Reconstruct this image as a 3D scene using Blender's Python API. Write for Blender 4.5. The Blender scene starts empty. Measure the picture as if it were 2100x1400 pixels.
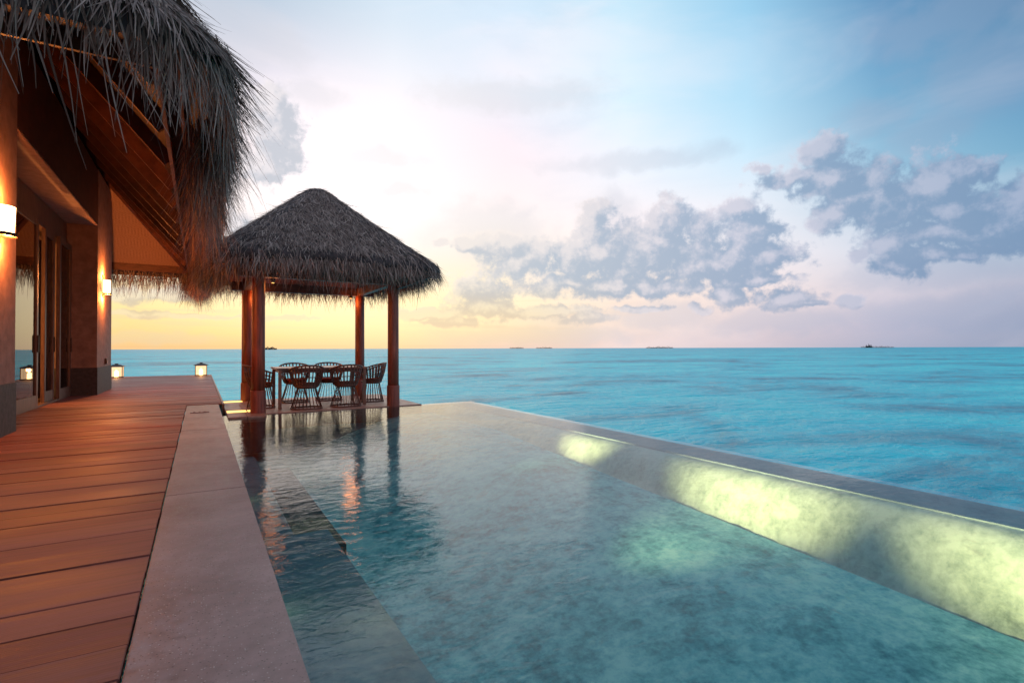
import bpy, bmesh, math, random
import numpy as np
from mathutils import Vector, Matrix
R = math.radians
random.seed(7); rng = np.random.default_rng(7)
scene = bpy.context.scene
col = scene.collection

# ------------------------------------------------------------------ camera
YAW = 30.7
cam_d = bpy.data.cameras.new('camera'); cam = bpy.data.objects.new('camera', cam_d); col.objects.link(cam)
cam_d.sensor_width = 36; cam_d.lens = 18.46; cam_d.clip_start = 0.05; cam_d.clip_end = 60000
_m = Matrix.Rotation(R(-YAW), 4, 'Z') @ Matrix.Rotation(R(90.745), 4, 'X') @ Matrix.Rotation(R(-0.164), 4, 'Z')
_m.translation = Vector((0, 0, 1.0)); cam.matrix_world = _m
scene.camera = cam
scene.render.resolution_x = 1024; scene.render.resolution_y = 682
scene.view_settings.view_transform = 'Standard'; scene.view_settings.look = 'None'
scene.view_settings.exposure = 0.12; scene.view_settings.gamma = 1
scene.cycles.max_bounces = 8; scene.cycles.transparent_max_bounces = 12
scene.cycles.caustics_reflective = False; scene.cycles.caustics_refractive = False
scene.cycles.sample_clamp_indirect = 4.0
scene.cycles.use_denoising = True

# ------------------------------------------------------------------ node helpers
def lin(c):
    return tuple(((v/255)/12.92 if v/255 <= .04045 else ((v/255+.055)/1.055)**2.4) for v in c) + (1,)
class NT:
    def __init__(s, tree): s.t = tree; s.n = tree.nodes; s.l = tree.links
    def new(s, typ, **kw):
        n = s.n.new(typ)
        for k, v in kw.items(): setattr(n, k, v)
        return n
    def set(s, sock, v):
        if isinstance(v, bpy.types.NodeSocket): s.l.new(v, sock)
        elif v is not None: sock.default_value = v
    def math(s, op, a, b=None, c=None, clamp=False):
        n = s.new('ShaderNodeMath', operation=op, use_clamp=clamp)
        s.set(n.inputs[0], a)
        if b is not None: s.set(n.inputs[1], b)
        if c is not None: s.set(n.inputs[2], c)
        return n.outputs[0]
    def vmath(s, op, a, b=None, c=None):
        n = s.new('ShaderNodeVectorMath', operation=op)
        s.set(n.inputs[0], a)
        if b is not None: s.set(n.inputs[1], b)
        if c is not None: s.set(n.inputs[2], c)
        return n.outputs['Value'] if op in ('LENGTH', 'DOT_PRODUCT', 'DISTANCE') else n.outputs[0]
    def smooth(s, v, a, b, lo=0.0, hi=1.0, typ='SMOOTHSTEP'):
        n = s.new('ShaderNodeMapRange', interpolation_type=typ)
        s.set(n.inputs[0], v); n.inputs[1].default_value = a; n.inputs[2].default_value = b
        n.inputs[3].default_value = lo; n.inputs[4].default_value = hi
        return n.outputs[0]
    def mix(s, f, a, b, typ='MIX'):
        n = s.new('ShaderNodeMix', data_type='RGBA', blend_type=typ)
        s.set(n.inputs[0], f); s.set(n.inputs[6], a); s.set(n.inputs[7], b)
        return n.outputs[2]
    def noise(s, vec, scale, detail=4, rough=.5, dist=0.0, out=0):
        n = s.new('ShaderNodeTexNoise')
        if vec is not None: s.l.new(vec, n.inputs['Vector'])
        n.inputs['Scale'].default_value = scale; n.inputs['Detail'].default_value = detail
        n.inputs['Roughness'].default_value = rough; n.inputs['Distortion'].default_value = dist
        return n.outputs[out]
    def ramp(s, f, stops, interp='LINEAR'):
        n = s.new('ShaderNodeValToRGB'); cr = n.color_ramp; cr.interpolation = interp
        while len(cr.elements) < len(stops): cr.elements.new(.5)
        for e, (p, c) in zip(cr.elements, stops): e.position = p; e.color = c
        s.set(n.inputs[0], f)
        return n.outputs[0]
    def comb(s, x, y, z):
        n = s.new('ShaderNodeCombineXYZ'); s.set(n.inputs[0], x); s.set(n.inputs[1], y); s.set(n.inputs[2], z); return n.outputs[0]
    def scale(s, vec, sc):
        return s.vmath('MULTIPLY', vec, sc)
    def bump(s, h, strength, dist, normal=None):
        n = s.new('ShaderNodeBump'); s.set(n.inputs['Height'], h)
        n.inputs['Strength'].default_value = strength; n.inputs['Distance'].default_value = dist
        if normal is not None: s.l.new(normal, n.inputs['Normal'])
        return n.outputs[0]

# ------------------------------------------------------------------ world: dusk sky with clouds
# cloud heaps as (azimuth, elevation, half width, half height) in degrees
CUMULUS = [(23.0,11.2,0.8,0.50), (25.9,11.3,2.0,1.00), (32.0,9.7,3.8,2.15), (29.9,11.2,2.1,1.25), (27.0,6.0,3.8,1.80), (28.0,4.7,2.9,1.05), (39.7,12.6,1.9,2.40), (40.7,9.5,6.7,2.30), (45.3,10.3,4.5,3.20), (47.2,12.9,2.2,2.20), (43.3,6.5,10.1,1.00), (37.6,6.8,3.9,1.25), (54.1,13.8,1.7,1.55), (55.2,11.1,2.6,2.10), (56.9,9.1,2.6,1.60), (51.1,11.0,2.2,2.40), (52.0,8.5,5.8,2.00), (53.8,6.7,3.4,0.80), (34.9,3.9,4.5,0.70), (38.4,3.0,2.8,0.55), (44.3,4.2,2.6,0.40), (50.6,4.0,1.6,0.55), (53.4,5.4,2.1,1.20), (58.3,4.8,3.0,0.95), (56.0,6.7,2.7,0.70), (60.2,4.2,1.7,0.35), (63.9,4.4,1.0,0.65), (61.4,17.5,1.9,1.75), (61.9,15.2,3.2,1.60), (56.0,17.1,1.4,0.55), (59.4,15.9,2.9,0.80), (65.2,14.7,2.1,1.95), (65.6,12.5,3.0,2.25), (63.3,13.2,2.3,1.70), (62.3,12.1,1.5,1.55), (67.3,11.8,2.2,2.05), (69.6,13.5,2.0,2.45), (70.9,11.3,3.5,2.75), (71.7,14.2,1.9,1.30), (73.9,9.6,2.6,2.05), (74.8,12.1,1.1,1.30), (73.0,13.9,0.9,0.80), (66.6,9.0,2.1,1.15), (67.0,7.2,2.1,1.00), (69.0,7.9,3.1,0.85), (64.1,8.2,0.6,0.55), (70.0,9.9,5.1,1.25), (6.0,22.9,2.1,2.05), (6.5,20.2,2.6,2.50), (4.9,17.6,2.8,1.45), (3.2,11.9,1.3,1.10), (-5.3,4.8,1.5,0.80), (-2.8,5.0,2.0,0.70), (21.2,3.8,4.8,0.60), (24.9,2.8,3.4,0.45), (8.0,3.0,3.2,0.25), (-4.2,3.0,5.4,0.25), (0.4,2.9,6.3,0.25)]
VEILS = [(65.6,19.8,3.9,1.65), (69.3,17.8,3.6,1.90), (69.0,16.7,2.0,0.80), (72.4,21.3,4.8,3.80), (70.6,25.6,7.2,2.00), (2.4,28.2,4.5,2.90), (6.2,28.0,3.6,2.10), (9.9,24.5,3.2,1.40), (47.2,3.2,6.3,1.70), (34.4,1.3,13.5,1.05), (57.8,2.5,9.3,1.20), (70.6,2.9,8.2,2.00), (41.2,14.0,3.1,2.45), (28.0,12.8,6.8,3.05), (69.0,6.3,6.6,1.65), (16.6,19.6,4.5,1.20), (18.6,16.4,3.0,0.85), (30.7,25.9,10.5,1.70), (43.8,19.1,10.0,1.20), (-4.2,1.1,7.1,0.65)]

world = bpy.data.worlds.new('World'); scene.world = world; world.use_nodes = True
w = NT(world.node_tree); w.n.clear()
tc = w.new('ShaderNodeTexCoord')
sep = w.new('ShaderNodeSeparateXYZ'); w.l.new(tc.outputs['Generated'], sep.inputs[0])
az = w.math('MULTIPLY', w.math('ARCTAN2', sep.outputs[0], sep.outputs[1]), 57.2958)
el = w.math('MULTIPLY', w.math('ARCSINE', sep.outputs[2]), 57.2958)
elf = w.math('DIVIDE', el, 60.0, clamp=True)
def E(e): return max(0.0, min(1.0, e/60.0))
ZEN = (150, 172, 200)
COLS = [
 (-60, [(0, (205,180,180)), (6, (200,182,190)), (18, (190,180,195)), (33, (175,178,200)), (60, ZEN)]),
 (-10, [(0, (247,196,138)), (1.5, (253,215,138)), (4, (253,229,160)), (7, (242,224,196)), (14, (220,215,220)), (28, (165,185,205)), (60, ZEN)]),
 (6, [(0, (246,202,142)), (1.5, (254,220,142)), (4, (254,232,166)), (7, (252,232,200)), (13, (254,243,236)), (20, (247,236,241)), (26, (212,212,226)), (32, (188,204,220)), (60, ZEN)]),
 (18, [(0, (246,206,156)), (2, (253,222,162)), (4.5, (253,234,180)), (8, (250,238,212)), (14, (253,246,242)), (20, (252,240,242)), (27, (234,236,244)), (33, (210,226,240)), (60, ZEN)]),
 (30, [(0, (242,208,188)), (2, (252,224,184)), (5, (254,238,200)), (8, (248,234,216)), (14, (253,243,240)), (20, (250,234,240)), (27, (232,236,247)), (33, (212,230,246)), (60, ZEN)]),
 (43, [(0, (230,204,196)), (2, (242,218,204)), (5, (250,228,212)), (9, (252,240,232)), (13, (252,240,242)), (19, (232,240,250)), (26, (210,236,250)), (33, (192,226,244)), (60, ZEN)]),
 (55, [(0, (206,192,200)), (2, (220,204,208)), (5, (240,222,218)), (9, (246,236,238)), (14, (228,234,244)), (19, (198,228,246)), (25, (166,214,240)), (31, (152,202,232)), (60, ZEN)]),
 (66, [(0, (172,174,194)), (2, (188,184,202)), (5, (214,206,216)), (9, (206,214,228)), (14, (160,198,220)), (19, (130,178,208)), (25, (108,158,196)), (30, (98,144,184)), (60, (105,140,180))]),
 (77, [(0, (138,150,176)), (2, (150,158,182)), (5, (172,176,196)), (9, (160,190,210)), (14, (116,168,198)), (19, (100,150,188)), (25, (84,132,170)), (30, (78,118,156)), (60, (95,128,168))]),
 (140, [(0, (190,172,185)), (6, (198,180,192)), (18, (188,180,198)), (33, (170,175,200)), (60, ZEN)]),
]
sky = None; prev = None
for a, st in COLS:
    c = w.ramp(elf, [(E(e), lin(k)) for e, k in st])
    if sky is None: sky = c
    else: sky = w.mix(w.smooth(az, prev, a, typ='LINEAR'), sky, c)
    prev = a
p2 = w.comb(az, el, 0.0)
# thin high veils, drawn out sideways
veil_n = w.noise(w.scale(p2, (.035, .11, 1)), 1.0, 5, .55, .6)
sky = w.mix(w.math('MULTIPLY', w.smooth(veil_n, .45, .72, 0, .42), w.smooth(az, 25, 55, 1, .5)), sky, lin((255, 242, 246)))
veil_m = w.noise(w.scale(w.vmath('ADD', p2, (31, 17, 3)), (.05, .13, 1)), 1.0, 5, .6, .5)
sky = w.mix(w.smooth(veil_m, .54, .78, 0, .12), sky, lin((165, 185, 212)))
# streaks low over the sunset
st_n = w.noise(w.scale(p2, (.06, 1.3, 1)), 1.0, 4, .55, .3)
low = w.math('MULTIPLY', w.smooth(el, 1.0, 3.0), w.smooth(el, 9, 5))
sky = w.mix(w.math('MULTIPLY', w.math('MULTIPLY', w.smooth(st_n, .48, .66), low), w.smooth(az, 50, 20, 0, .55)), sky, lin((238, 200, 165)))
# glow round the hidden sun
gl = w.vmath('LENGTH', w.vmath('MULTIPLY', w.vmath('SUBTRACT', p2, (12.5, 17.5, 0)), (1/13, 1/10, 0)))
glf = w.math('POWER', w.smooth(gl, 1.5, 0.0, 0, 1, 'LINEAR'), 1.6)
sky = w.mix(w.math('MULTIPLY', glf, .95), sky, (1.2, 1.08, 1.09, 1))
gl2 = w.vmath('LENGTH', w.vmath('MULTIPLY', w.vmath('SUBTRACT', p2, (14, 4.5, 0)), (1/26, 1/6.5, 0)))
sky = w.mix(w.smooth(gl2, 1.0, 0.0, 0, .6), sky, (1.45, 1.12, .62, 1))
def field(cells, pv):
    acc = None
    for a, e, ra, re in cells:
        q = w.vmath('MULTIPLY_ADD', pv, (1/ra, 1/re, 0), (-a/ra, -e/re, 0))
        d = w.vmath('LENGTH', q)
        if acc is None: acc = d
        else:
            n = w.new('ShaderNodeMath', operation='SMOOTH_MIN'); w.set(n.inputs[0], acc); w.set(n.inputs[1], d); n.inputs[2].default_value = .25
            acc = n.outputs[0]
    return w.math('SUBTRACT', 1.36, acc)
warp = w.new('ShaderNodeTexNoise'); w.l.new(p2, warp.inputs['Vector']); warp.inputs['Scale'].default_value = .38; warp.inputs['Detail'].default_value = 3
wp = w.vmath('ADD', p2, w.vmath('MULTIPLY', w.vmath('SUBTRACT', warp.outputs[1], (.5, .5, .5)), (2.6, 2.0, 0)))
bill = w.noise(p2, .42, 10, .64, .15)
low1 = w.noise(p2, .30, 4, .5, .2); low2 = w.noise(w.vmath('ADD', p2, (1.0, -.9, 0)), .30, 4, .5, .2)
cum = field(CUMULUS, wp)
dens = w.math('ADD', cum, w.math('MULTIPLY', w.math('SUBTRACT', bill, .5), 3.0))
alpha = w.smooth(dens, -.05, .62, 0, .95)
core = w.smooth(dens, .10, .85)
# cloud colour: grey blue, warmer towards the sunset, light where the billow faces the glow
base = w.ramp(w.smooth(az, -10, 80, typ='LINEAR'), [(0, lin((182,186,196))), (.22, lin((190,196,206))), (.35, lin((200,202,206))), (.5, lin((172,186,202))), (.72, lin((138,162,190))), (1, lin((108,138,174)))])
lite = w.ramp(w.smooth(az, -10, 80, typ='LINEAR'), [(0, lin((240,234,238))), (.22, lin((250,240,240))), (.4, lin((252,240,230))), (.7, lin((222,216,226))), (1, lin((160,174,202)))])
base = w.mix(w.math('MULTIPLY', w.smooth(el, 8, 3), w.smooth(az, 45, 30)), base, lin((206, 190, 170)))
lite = w.mix(w.math('MULTIPLY', w.smooth(el, 9, 3), w.smooth(az, 45, 30)), lite, lin((253, 236, 196)))
dens2 = w.math('ADD', field(CUMULUS, w.vmath('ADD', wp, (-1.3, 1.1, 0))), w.math('MULTIPLY', w.math('SUBTRACT', w.noise(w.vmath('ADD', p2, (-1.3, 1.1, 0)), .42, 6, .62, .15), .5), 3.0))
sh = w.smooth(w.math('ADD', w.math('SUBTRACT', dens, dens2), w.math('MULTIPLY', w.math('SUBTRACT', low1, low2), 1.2)), -.25, 1.0)
ccol = w.mix(w.math('MULTIPLY', sh, w.math('SUBTRACT', 1.0, w.math('MULTIPLY', core, .30))), base, lite)
lowfade = w.smooth(el, 0.5, 6.0, .35, .92)
veil = w.math('ADD', field(VEILS, wp), w.math('MULTIPLY', w.math('SUBTRACT', w.noise(w.scale(p2, (.7, 1, 1)), .32, 6, .6, .4), .5), 1.6))
sky = w.mix(w.smooth(veil, .0, .95, 0, .34), sky, w.mix(.35, base, lite))
sky = w.mix(w.math('MULTIPLY', alpha, lowfade), sky, ccol)
# nothing bright below the horizon
sky = w.mix(w.smooth(el, -0.4, -3.0), sky, lin((70, 110, 125)))
bg = w.new('ShaderNodeBackground'); w.l.new(sky, bg.inputs[0]); bg.inputs[1].default_value = 1.0
wo = w.new('ShaderNodeOutputWorld'); w.l.new(bg.outputs[0], wo.inputs[0])
world.cycles.sampling_method = 'MANUAL'; world.cycles.sample_map_resolution = 512

# ------------------------------------------------------------------ sun behind thin cloud
sd = bpy.data.lights.new('sun', 'SUN'); sd.energy = 0.15; sd.angle = R(45); sd.color = (1.0, .84, .72)
so = bpy.data.objects.new('sun', sd); col.objects.link(so)
sa, se = R(16), R(12)
so.rotation_euler = Vector((math.sin(sa)*math.cos(se), math.cos(sa)*math.cos(se), math.sin(se))).to_track_quat('Z', 'Y').to_euler()

# ------------------------------------------------------------------ object helpers
def tag(o, label=None, cat=None, group=None, kind=None):
    if label: o['label'] = label
    if cat: o['category'] = cat
    if group: o['group'] = group
    if kind: o['kind'] = kind
    return o
def link(name, me, mat=None, parent=None, smooth=False):
    if mat is not None: me.materials.append(mat)
    if smooth: me.polygons.foreach_set('use_smooth', [True]*len(me.polygons))
    o = bpy.data.objects.new(name, me); col.objects.link(o)
    if parent is not None: o.parent = parent
    return o
def empty(name, loc=(0,0,0), rz=0):
    o = bpy.data.objects.new(name, None); col.objects.link(o); o.location = loc; o.rotation_euler = (0,0,rz); return o
class MB:
    """collects shapes into one mesh"""
    def __init__(s): s.bm = bmesh.new()
    def box(s, x0, x1, y0, y1, z0, z1, bev=0.0):
        vs = [s.bm.verts.new(p) for p in ((x0,y0,z0),(x1,y0,z0),(x1,y1,z0),(x0,y1,z0),(x0,y0,z1),(x1,y0,z1),(x1,y1,z1),(x0,y1,z1))]
        fs = [s.bm.faces.new([vs[i] for i in f]) for f in ((3,2,1,0),(4,5,6,7),(0,1,5,4),(1,2,6,5),(2,3,7,6),(3,0,4,7))]
        if bev:
            es = list({e for f in fs for e in f.edges})
            bmesh.ops.bevel(s.bm, geom=es, offset=bev, segments=2, affect='EDGES', clamp_overlap=True)
        return s
    def beam(s, a, b, wd, ht, up=(0,0,1)):
        """rectangular bar from a to b"""
        a, b = Vector(a), Vector(b); d = (b-a).normalized(); u = Vector(up); side = d.cross(u).normalized(); u = side.cross(d)
        vs = []
        for p in (a, b):
            for i, j in ((-1,-1),(1,-1),(1,1),(-1,1)): vs.append(s.bm.verts.new(p + side*i*wd/2 + u*j*ht/2))
        for f in ((0,1,2,3),(7,6,5,4),(0,4,5,1),(1,5,6,2),(2,6,7,3),(3,7,4,0)): s.bm.faces.new([vs[i] for i in f])
        return s
    def lathe(s, prof, n=24, c=(0,0,0), cap=True, jitter=0):
        rings = []
        for r, z in prof:
            rings.append([s.bm.verts.new((c[0]+r*math.cos(2*math.pi*i/n), c[1]+r*math.sin(2*math.pi*i/n), c[2]+z)) for i in range(n)])
        for a, b in zip(rings, rings[1:]):
            for i in range(n): s.bm.faces.new((a[i], a[(i+1)%n], b[(i+1)%n], b[i]))
        if cap: s.bm.faces.new(rings[0][::-1]); s.bm.faces.new(rings[-1])
        return s
    def tube(s, pts, r, n=6, closed=False):
        pts = [Vector(p) for p in pts]; rings = []; N = len(pts)
        for i, p in enumerate(pts):
            a = pts[(i-1) % N] if (closed or i > 0) else p; b = pts[(i+1) % N] if (closed or i < N-1) else p
            d = (b-a).normalized(); u = Vector((0,0,1)) if abs(d.z) < .9 else Vector((1,0,0))
            sx = d.cross(u).normalized(); sy = d.cross(sx)
            rr = r[i] if isinstance(r, (list, tuple)) else r
            rings.append([s.bm.verts.new(p + sx*rr*math.cos(2*math.pi*k/n) + sy*rr*math.sin(2*math.pi*k/n)) for k in range(n)])
        pr = list(zip(rings, rings[1:])) + ([(rings[-1], rings[0])] if closed else [])
        for a, b in pr:
            for k in range(n): s.bm.faces.new((a[k], a[(k+1)%n], b[(k+1)%n], b[k]))
        if not closed: s.bm.faces.new(rings[0][::-1]); s.bm.faces.new(rings[-1])
        return s
    def poly(s, pts): s.bm.faces.new([s.bm.verts.new(p) for p in pts]); return s
    def prism(s, pts, vec):
        a = [s.bm.verts.new(p) for p in pts]; v = Vector(vec); b = [s.bm.verts.new(Vector(p)+v) for p in pts]; n = len(a)
        s.bm.faces.new(a); s.bm.faces.new(b[::-1])
        for i in range(n): s.bm.faces.new((a[i], b[i], b[(i+1)%n], a[(i+1)%n]))
        return s
    def build(s, name, mat, parent=None, smooth=False, up=False):
        if not up: bmesh.ops.recalc_face_normals(s.bm, faces=s.bm.faces[:])
        me = bpy.data.meshes.new(name); s.bm.to_mesh(me); s.bm.free()
        return link(name, me, mat, parent, smooth)
def mesh_np(name, V, F, mat, parent=None, smooth=False):
    me = bpy.data.meshes.new(name)
    V = np.asarray(V, dtype=np.float32); F = np.asarray(F, dtype=np.int32)
    me.vertices.add(len(V)); me.vertices.foreach_set('co', V.ravel())
    k = F.shape[1]
    me.loops.add(F.size); me.loops.foreach_set('vertex_index', F.ravel())
    me.polygons.add(len(F)); me.polygons.foreach_set('loop_start', np.arange(len(F))*k); me.polygons.foreach_set('loop_total', np.full(len(F), k))
    me.update(); me.validate()
    return link(name, me, mat, parent, smooth)
def ribbons(P, D, L, W, side, droop=.0, seg=3, wob=.05, flare=None):
    """N bent straw ribbons: root P, unit direction D, length L, width W, side vector; droop bends them down"""
    N = len(P); P = np.asarray(P); D = np.asarray(D)
    t = np.linspace(0, 1, seg+1)
    bend = rng.normal(0, wob, (N, 3))
    pts = P[:,None,:] + D[:,None,:]*(L[:,None,None]*t[None,:,None]) + bend[:,None,:]*(t[None,:,None]**2)*L[:,None,None]*3
    pts[:,:,2] -= (droop*np.ones(N))[:,None]*(t[None,:]**2)*L[:,None]
    wt = (1 - .75*t**2)[None,:,None]*W[:,None,None]*.5
    s_ = side/np.linalg.norm(side, axis=1, keepdims=True)
    a = pts - s_[:,None,:]*wt; b = pts + s_[:,None,:]*wt
    V = np.stack([a, b], axis=2).reshape(-1, 3)
    base = (np.arange(N)*(seg+1)*2)[:,None] + (np.arange(seg)*2)[None,:]
    F = np.stack([base, base+1, base+3, base+2], axis=2).reshape(-1, 4)
    return V, F
def merge(parts):
    Vs, Fs, o = [], [], 0
    for V, F in parts: Vs.append(V); Fs.append(F+o); o += len(V)
    return np.concatenate(Vs), np.concatenate(Fs)

# ------------------------------------------------------------------ materials
def material(name):
    m = bpy.data.materials.new(name); m.use_nodes = True; t = NT(m.node_tree)
    return m, t, t.n['Principled BSDF']
def simple(name, rgb, rough=.6, var=.12, scale=6, bump=.0, metal=0.0, spec=.5, stretch=(1,1,1)):
    m, t, b = material(name)
    o = t.new('ShaderNodeTexCoord').outputs['Object']
    n = t.noise(t.scale(o, stretch), scale, 6, .6)
    lo = tuple(c*(1-var*1.6) for c in rgb)+(1,); hi = tuple(min(1, c*(1+var*1.6)) for c in rgb)+(1,)
    t.set(b.inputs['Base Color'], t.ramp(n, [(.3, lo), (.7, hi)]))
    b.inputs['Roughness'].default_value = rough; b.inputs['Metallic'].default_value = metal
    b.inputs['Specular IOR Level'].default_value = spec
    if bump: t.set(b.inputs['Normal'], t.bump(n, bump, .01))
    return m
def thatch_mat(name, dark, mid, light, trans=.0):
    m, t, b = material(name)
    g = t.new('ShaderNodeNewGeometry')
    o = t.new('ShaderNodeTexCoord').outputs['Object']
    n = t.noise(o, 1.3, 3, .5)
    f = t.math('ADD', t.math('MULTIPLY', g.outputs['Random Per Island'], .75), t.math('MULTIPLY', n, .3))
    t.set(b.inputs['Base Color'], t.ramp(f, [(.1, dark+(1,)), (.5, mid+(1,)), (.92, light+(1,))]))
    b.inputs['Roughness'].default_value = .6; b.inputs['Specular IOR Level'].default_value = .3
    return m
M = {}
M['thatch'] = thatch_mat('weathered_thatch', (.09,.060,.046), (.24,.175,.145), (.54,.43,.36))
M['thatch_base'] = simple('thatch_bed', (.06,.05,.05), .9, .5, 9, .8)
M['thatch_brown'] = thatch_mat('brown_thatch', (.10,.045,.035), (.22,.11,.08), (.36,.22,.17))
M['post'] = simple('red_stained_timber', (.27,.065,.034), .42, .35, 5, .25, stretch=(5,5,.5))
M['post_base'] = simple('timber_base_sleeve', (.24,.065,.042), .5, .3, 5, .25, stretch=(5,5,.5))
M['beam'] = simple('dark_beam_timber', (.10,.040,.025), .5, .3, 6, .2, stretch=(1,1,4))
M['rafter'] = simple('rafter_timber', (.09,.030,.017), .5, .3, 6, .2)
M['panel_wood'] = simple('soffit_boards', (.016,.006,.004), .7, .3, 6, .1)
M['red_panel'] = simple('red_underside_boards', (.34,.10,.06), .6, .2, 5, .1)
M['frame'] = simple('door_frame_timber', (.20,.10,.06), .45, .25, 7, .2, stretch=(4,4,.6))
M['plaster'] = simple('sand_render', (.34,.20,.15), .85, .16, 7, .6)
M['lintel'] = simple('dark_red_lintel', (.10,.028,.016), .6, .2, 5, .1)  # lintel colour set darker and redder than the piers
M['skirt'] = simple('dark_stone_skirting', (.06,.048,.045), .7, .25, 14, .4)
M['metal'] = simple('bronze_metal', (.06,.035,.025), .45, .2, 10, 0, .6)
M['wicker'] = simple('brown_woven_cane', (.14,.055,.035), .5, .35, 40, .3)
M['cushion'] = simple('red_seat_cushion', (.42,.045,.02), .8, .15, 30, .3)
M['table'] = simple('table_timber', (.22,.10,.06), .35, .25, 5, .2, stretch=(1,6,1))
M['interior'] = simple('interior_wall', (.16,.09,.06), .9, .15, 3)
M['curtain'] = simple('brown_curtain', (.22,.11,.06), .9, .2, 8, .5, stretch=(1,12,.2))
M['island'] = simple('distant_island_green', (.035,.055,.06), .9, .3, .05)
M['pile'] = simple('concrete_pile', (.28,.26,.24), .9, .2, 3, .3)
M['white_plastic'] = simple('pale_plastic', (.55,.5,.48), .5, .05, 10)

def woven():
    m, t, b = material('woven_bamboo_panel')
    o = t.new('ShaderNodeTexCoord').outputs['Object']
    br = t.new('ShaderNodeTexBrick'); t.l.new(t.scale(o, (1, 1, 1)), br.inputs['Vector'])
    ch = t.new('ShaderNodeTexChecker'); ch.inputs['Scale'].default_value = 28
    t.l.new(o, ch.inputs['Vector']); ch.inputs[1].default_value = (.38,.22,.13,1); ch.inputs[2].default_value = (.27,.15,.085,1)
    n = t.noise(o, 30, 3)
    t.set(b.inputs['Base Color'], t.mix(.35, ch.outputs[0], t.ramp(n, [(.3, (.2,.11,.06,1)), (.7, (.42,.26,.16,1))])))
    b.inputs['Roughness'].default_value = .6
    t.set(b.inputs['Normal'], t.bump(ch.outputs[1], .4, .01))
    return m
M['woven'] = woven()
def emis(name, rgb, s):
    m, t, b = material(name)
    b.inputs['Base Color'].default_value = (.8,.7,.55,1)
    b.inputs['Emission Color'].default_value = rgb+(1,); b.inputs['Emission Strength'].default_value = s
    return m
M['shade'] = emis('lit_lamp_glass', (1.0,.60,.26), 9.0)
M['candle'] = emis('lit_lantern_core', (1.0,.55,.20), 30.0)
M['strip'] = emis('glowing_step_strip', (1.0,.66,.16), 1.6)
M['poolglow'] = emis('lit_pool_lamp', (.9,1.0,.5), 3.0)

def deck_mat():
    m, t, b = material('hardwood_decking')
    g = t.new('ShaderNodeNewGeometry'); rnd = g.outputs['Random Per Island']
    o = t.new('ShaderNodeTexCoord').outputs['Object']
    sh = t.vmath('ADD', t.scale(o, (1.2, 26, 4)), t.comb(t.math('MULTIPLY', rnd, 90), 0.0, t.math('MULTIPLY', rnd, 40)))
    grain = t.noise(sh, 1.0, 7, .62, .6)
    blot = t.noise(t.scale(o, (.5, 1.2, 1)), 1.6, 4, .5)
    c = t.ramp(rnd, [(0, (.21,.066,.052,1)), (.35, (.28,.085,.066,1)), (.7, (.34,.122,.098,1)), (1, (.26,.100,.086,1))])
    c = t.mix(.75, c, t.ramp(grain, [(.25, (.30,.26,.24,1)), (.6, (1,1,1,1)), (.8, (1.25,1.2,1.15,1))]), 'MULTIPLY')
    c = t.mix(.6, c, t.ramp(blot, [(.3, (.70,.68,.68,1)), (.7, (1.2,1.15,1.15,1))]), 'MULTIPLY')
    t.set(b.inputs['Base Color'], c)
    t.set(b.inputs['Roughness'], t.smooth(t.math('ADD', t.math('MULTIPLY', grain, .5), t.math('MULTIPLY', blot, .5)), .3, .7, .46, .68))
    # fine reeding along each board
    wv = t.new('ShaderNodeTexWave', wave_type='BANDS', bands_direction='Y'); t.l.new(o, wv.inputs['Vector']); wv.inputs['Scale'].default_value = 22
    h = t.math('ADD', t.math('MULTIPLY', grain, .6), t.math('MULTIPLY', wv.outputs[1], .12))
    t.set(b.inputs['Normal'], t.bump(h, .5, .004))
    return m
M['deck'] = deck_mat()
def coping_mat(name, c1, c2, fleck):
    m, t, b = material(name)
    o = t.new('ShaderNodeTexCoord').outputs['Object']
    big = t.noise(o, 2.2, 5, .6); mid = t.noise(o, 14, 5, .65)
    v = t.new('ShaderNodeTexVoronoi'); t.l.new(o, v.inputs['Vector']); v.inputs['Scale'].default_value = 120; v.inputs['Randomness'].default_value = 1
    vs = t.new('ShaderNodeSeparateColor'); t.l.new(v.outputs['Color'], vs.inputs[0])
    fl = t.math('MULTIPLY', t.smooth(v.outputs['Distance'], .42, .25), t.smooth(vs.outputs[0], .80, .95))
    fd = t.math('MULTIPLY', t.smooth(v.outputs['Distance'], .45, .25), t.smooth(vs.outputs[1], .82, .95))
    c = t.ramp(big, [(.3, c1+(1,)), (.7, c2+(1,))])
    c = t.mix(.7, c, t.ramp(mid, [(.3, (.66,.64,.64,1)), (.7, (1.25,1.22,1.22,1))]), 'MULTIPLY')
    c = t.mix(fl, c, fleck+(1,)); c = t.mix(t.math('MULTIPLY', fd, .6), c, (.05,.04,.04,1))
    t.set(b.inputs['Base Color'], c)
    t.set(b.inputs['Roughness'], t.smooth(mid, .3, .7, .34, .58))
    t.set(b.inputs['Normal'], t.bump(t.math('ADD', mid, t.math('MULTIPLY', fl, .6)), .35, .003))
    return m
M['coping'] = coping_mat('speckled_stone', (.26,.185,.17), (.40,.30,.28), (.44,.38,.36))
M['terrace'] = coping_mat('warm_terrace_stone', (.34,.19,.14), (.44,.26,.19), (.5,.38,.3))

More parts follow.
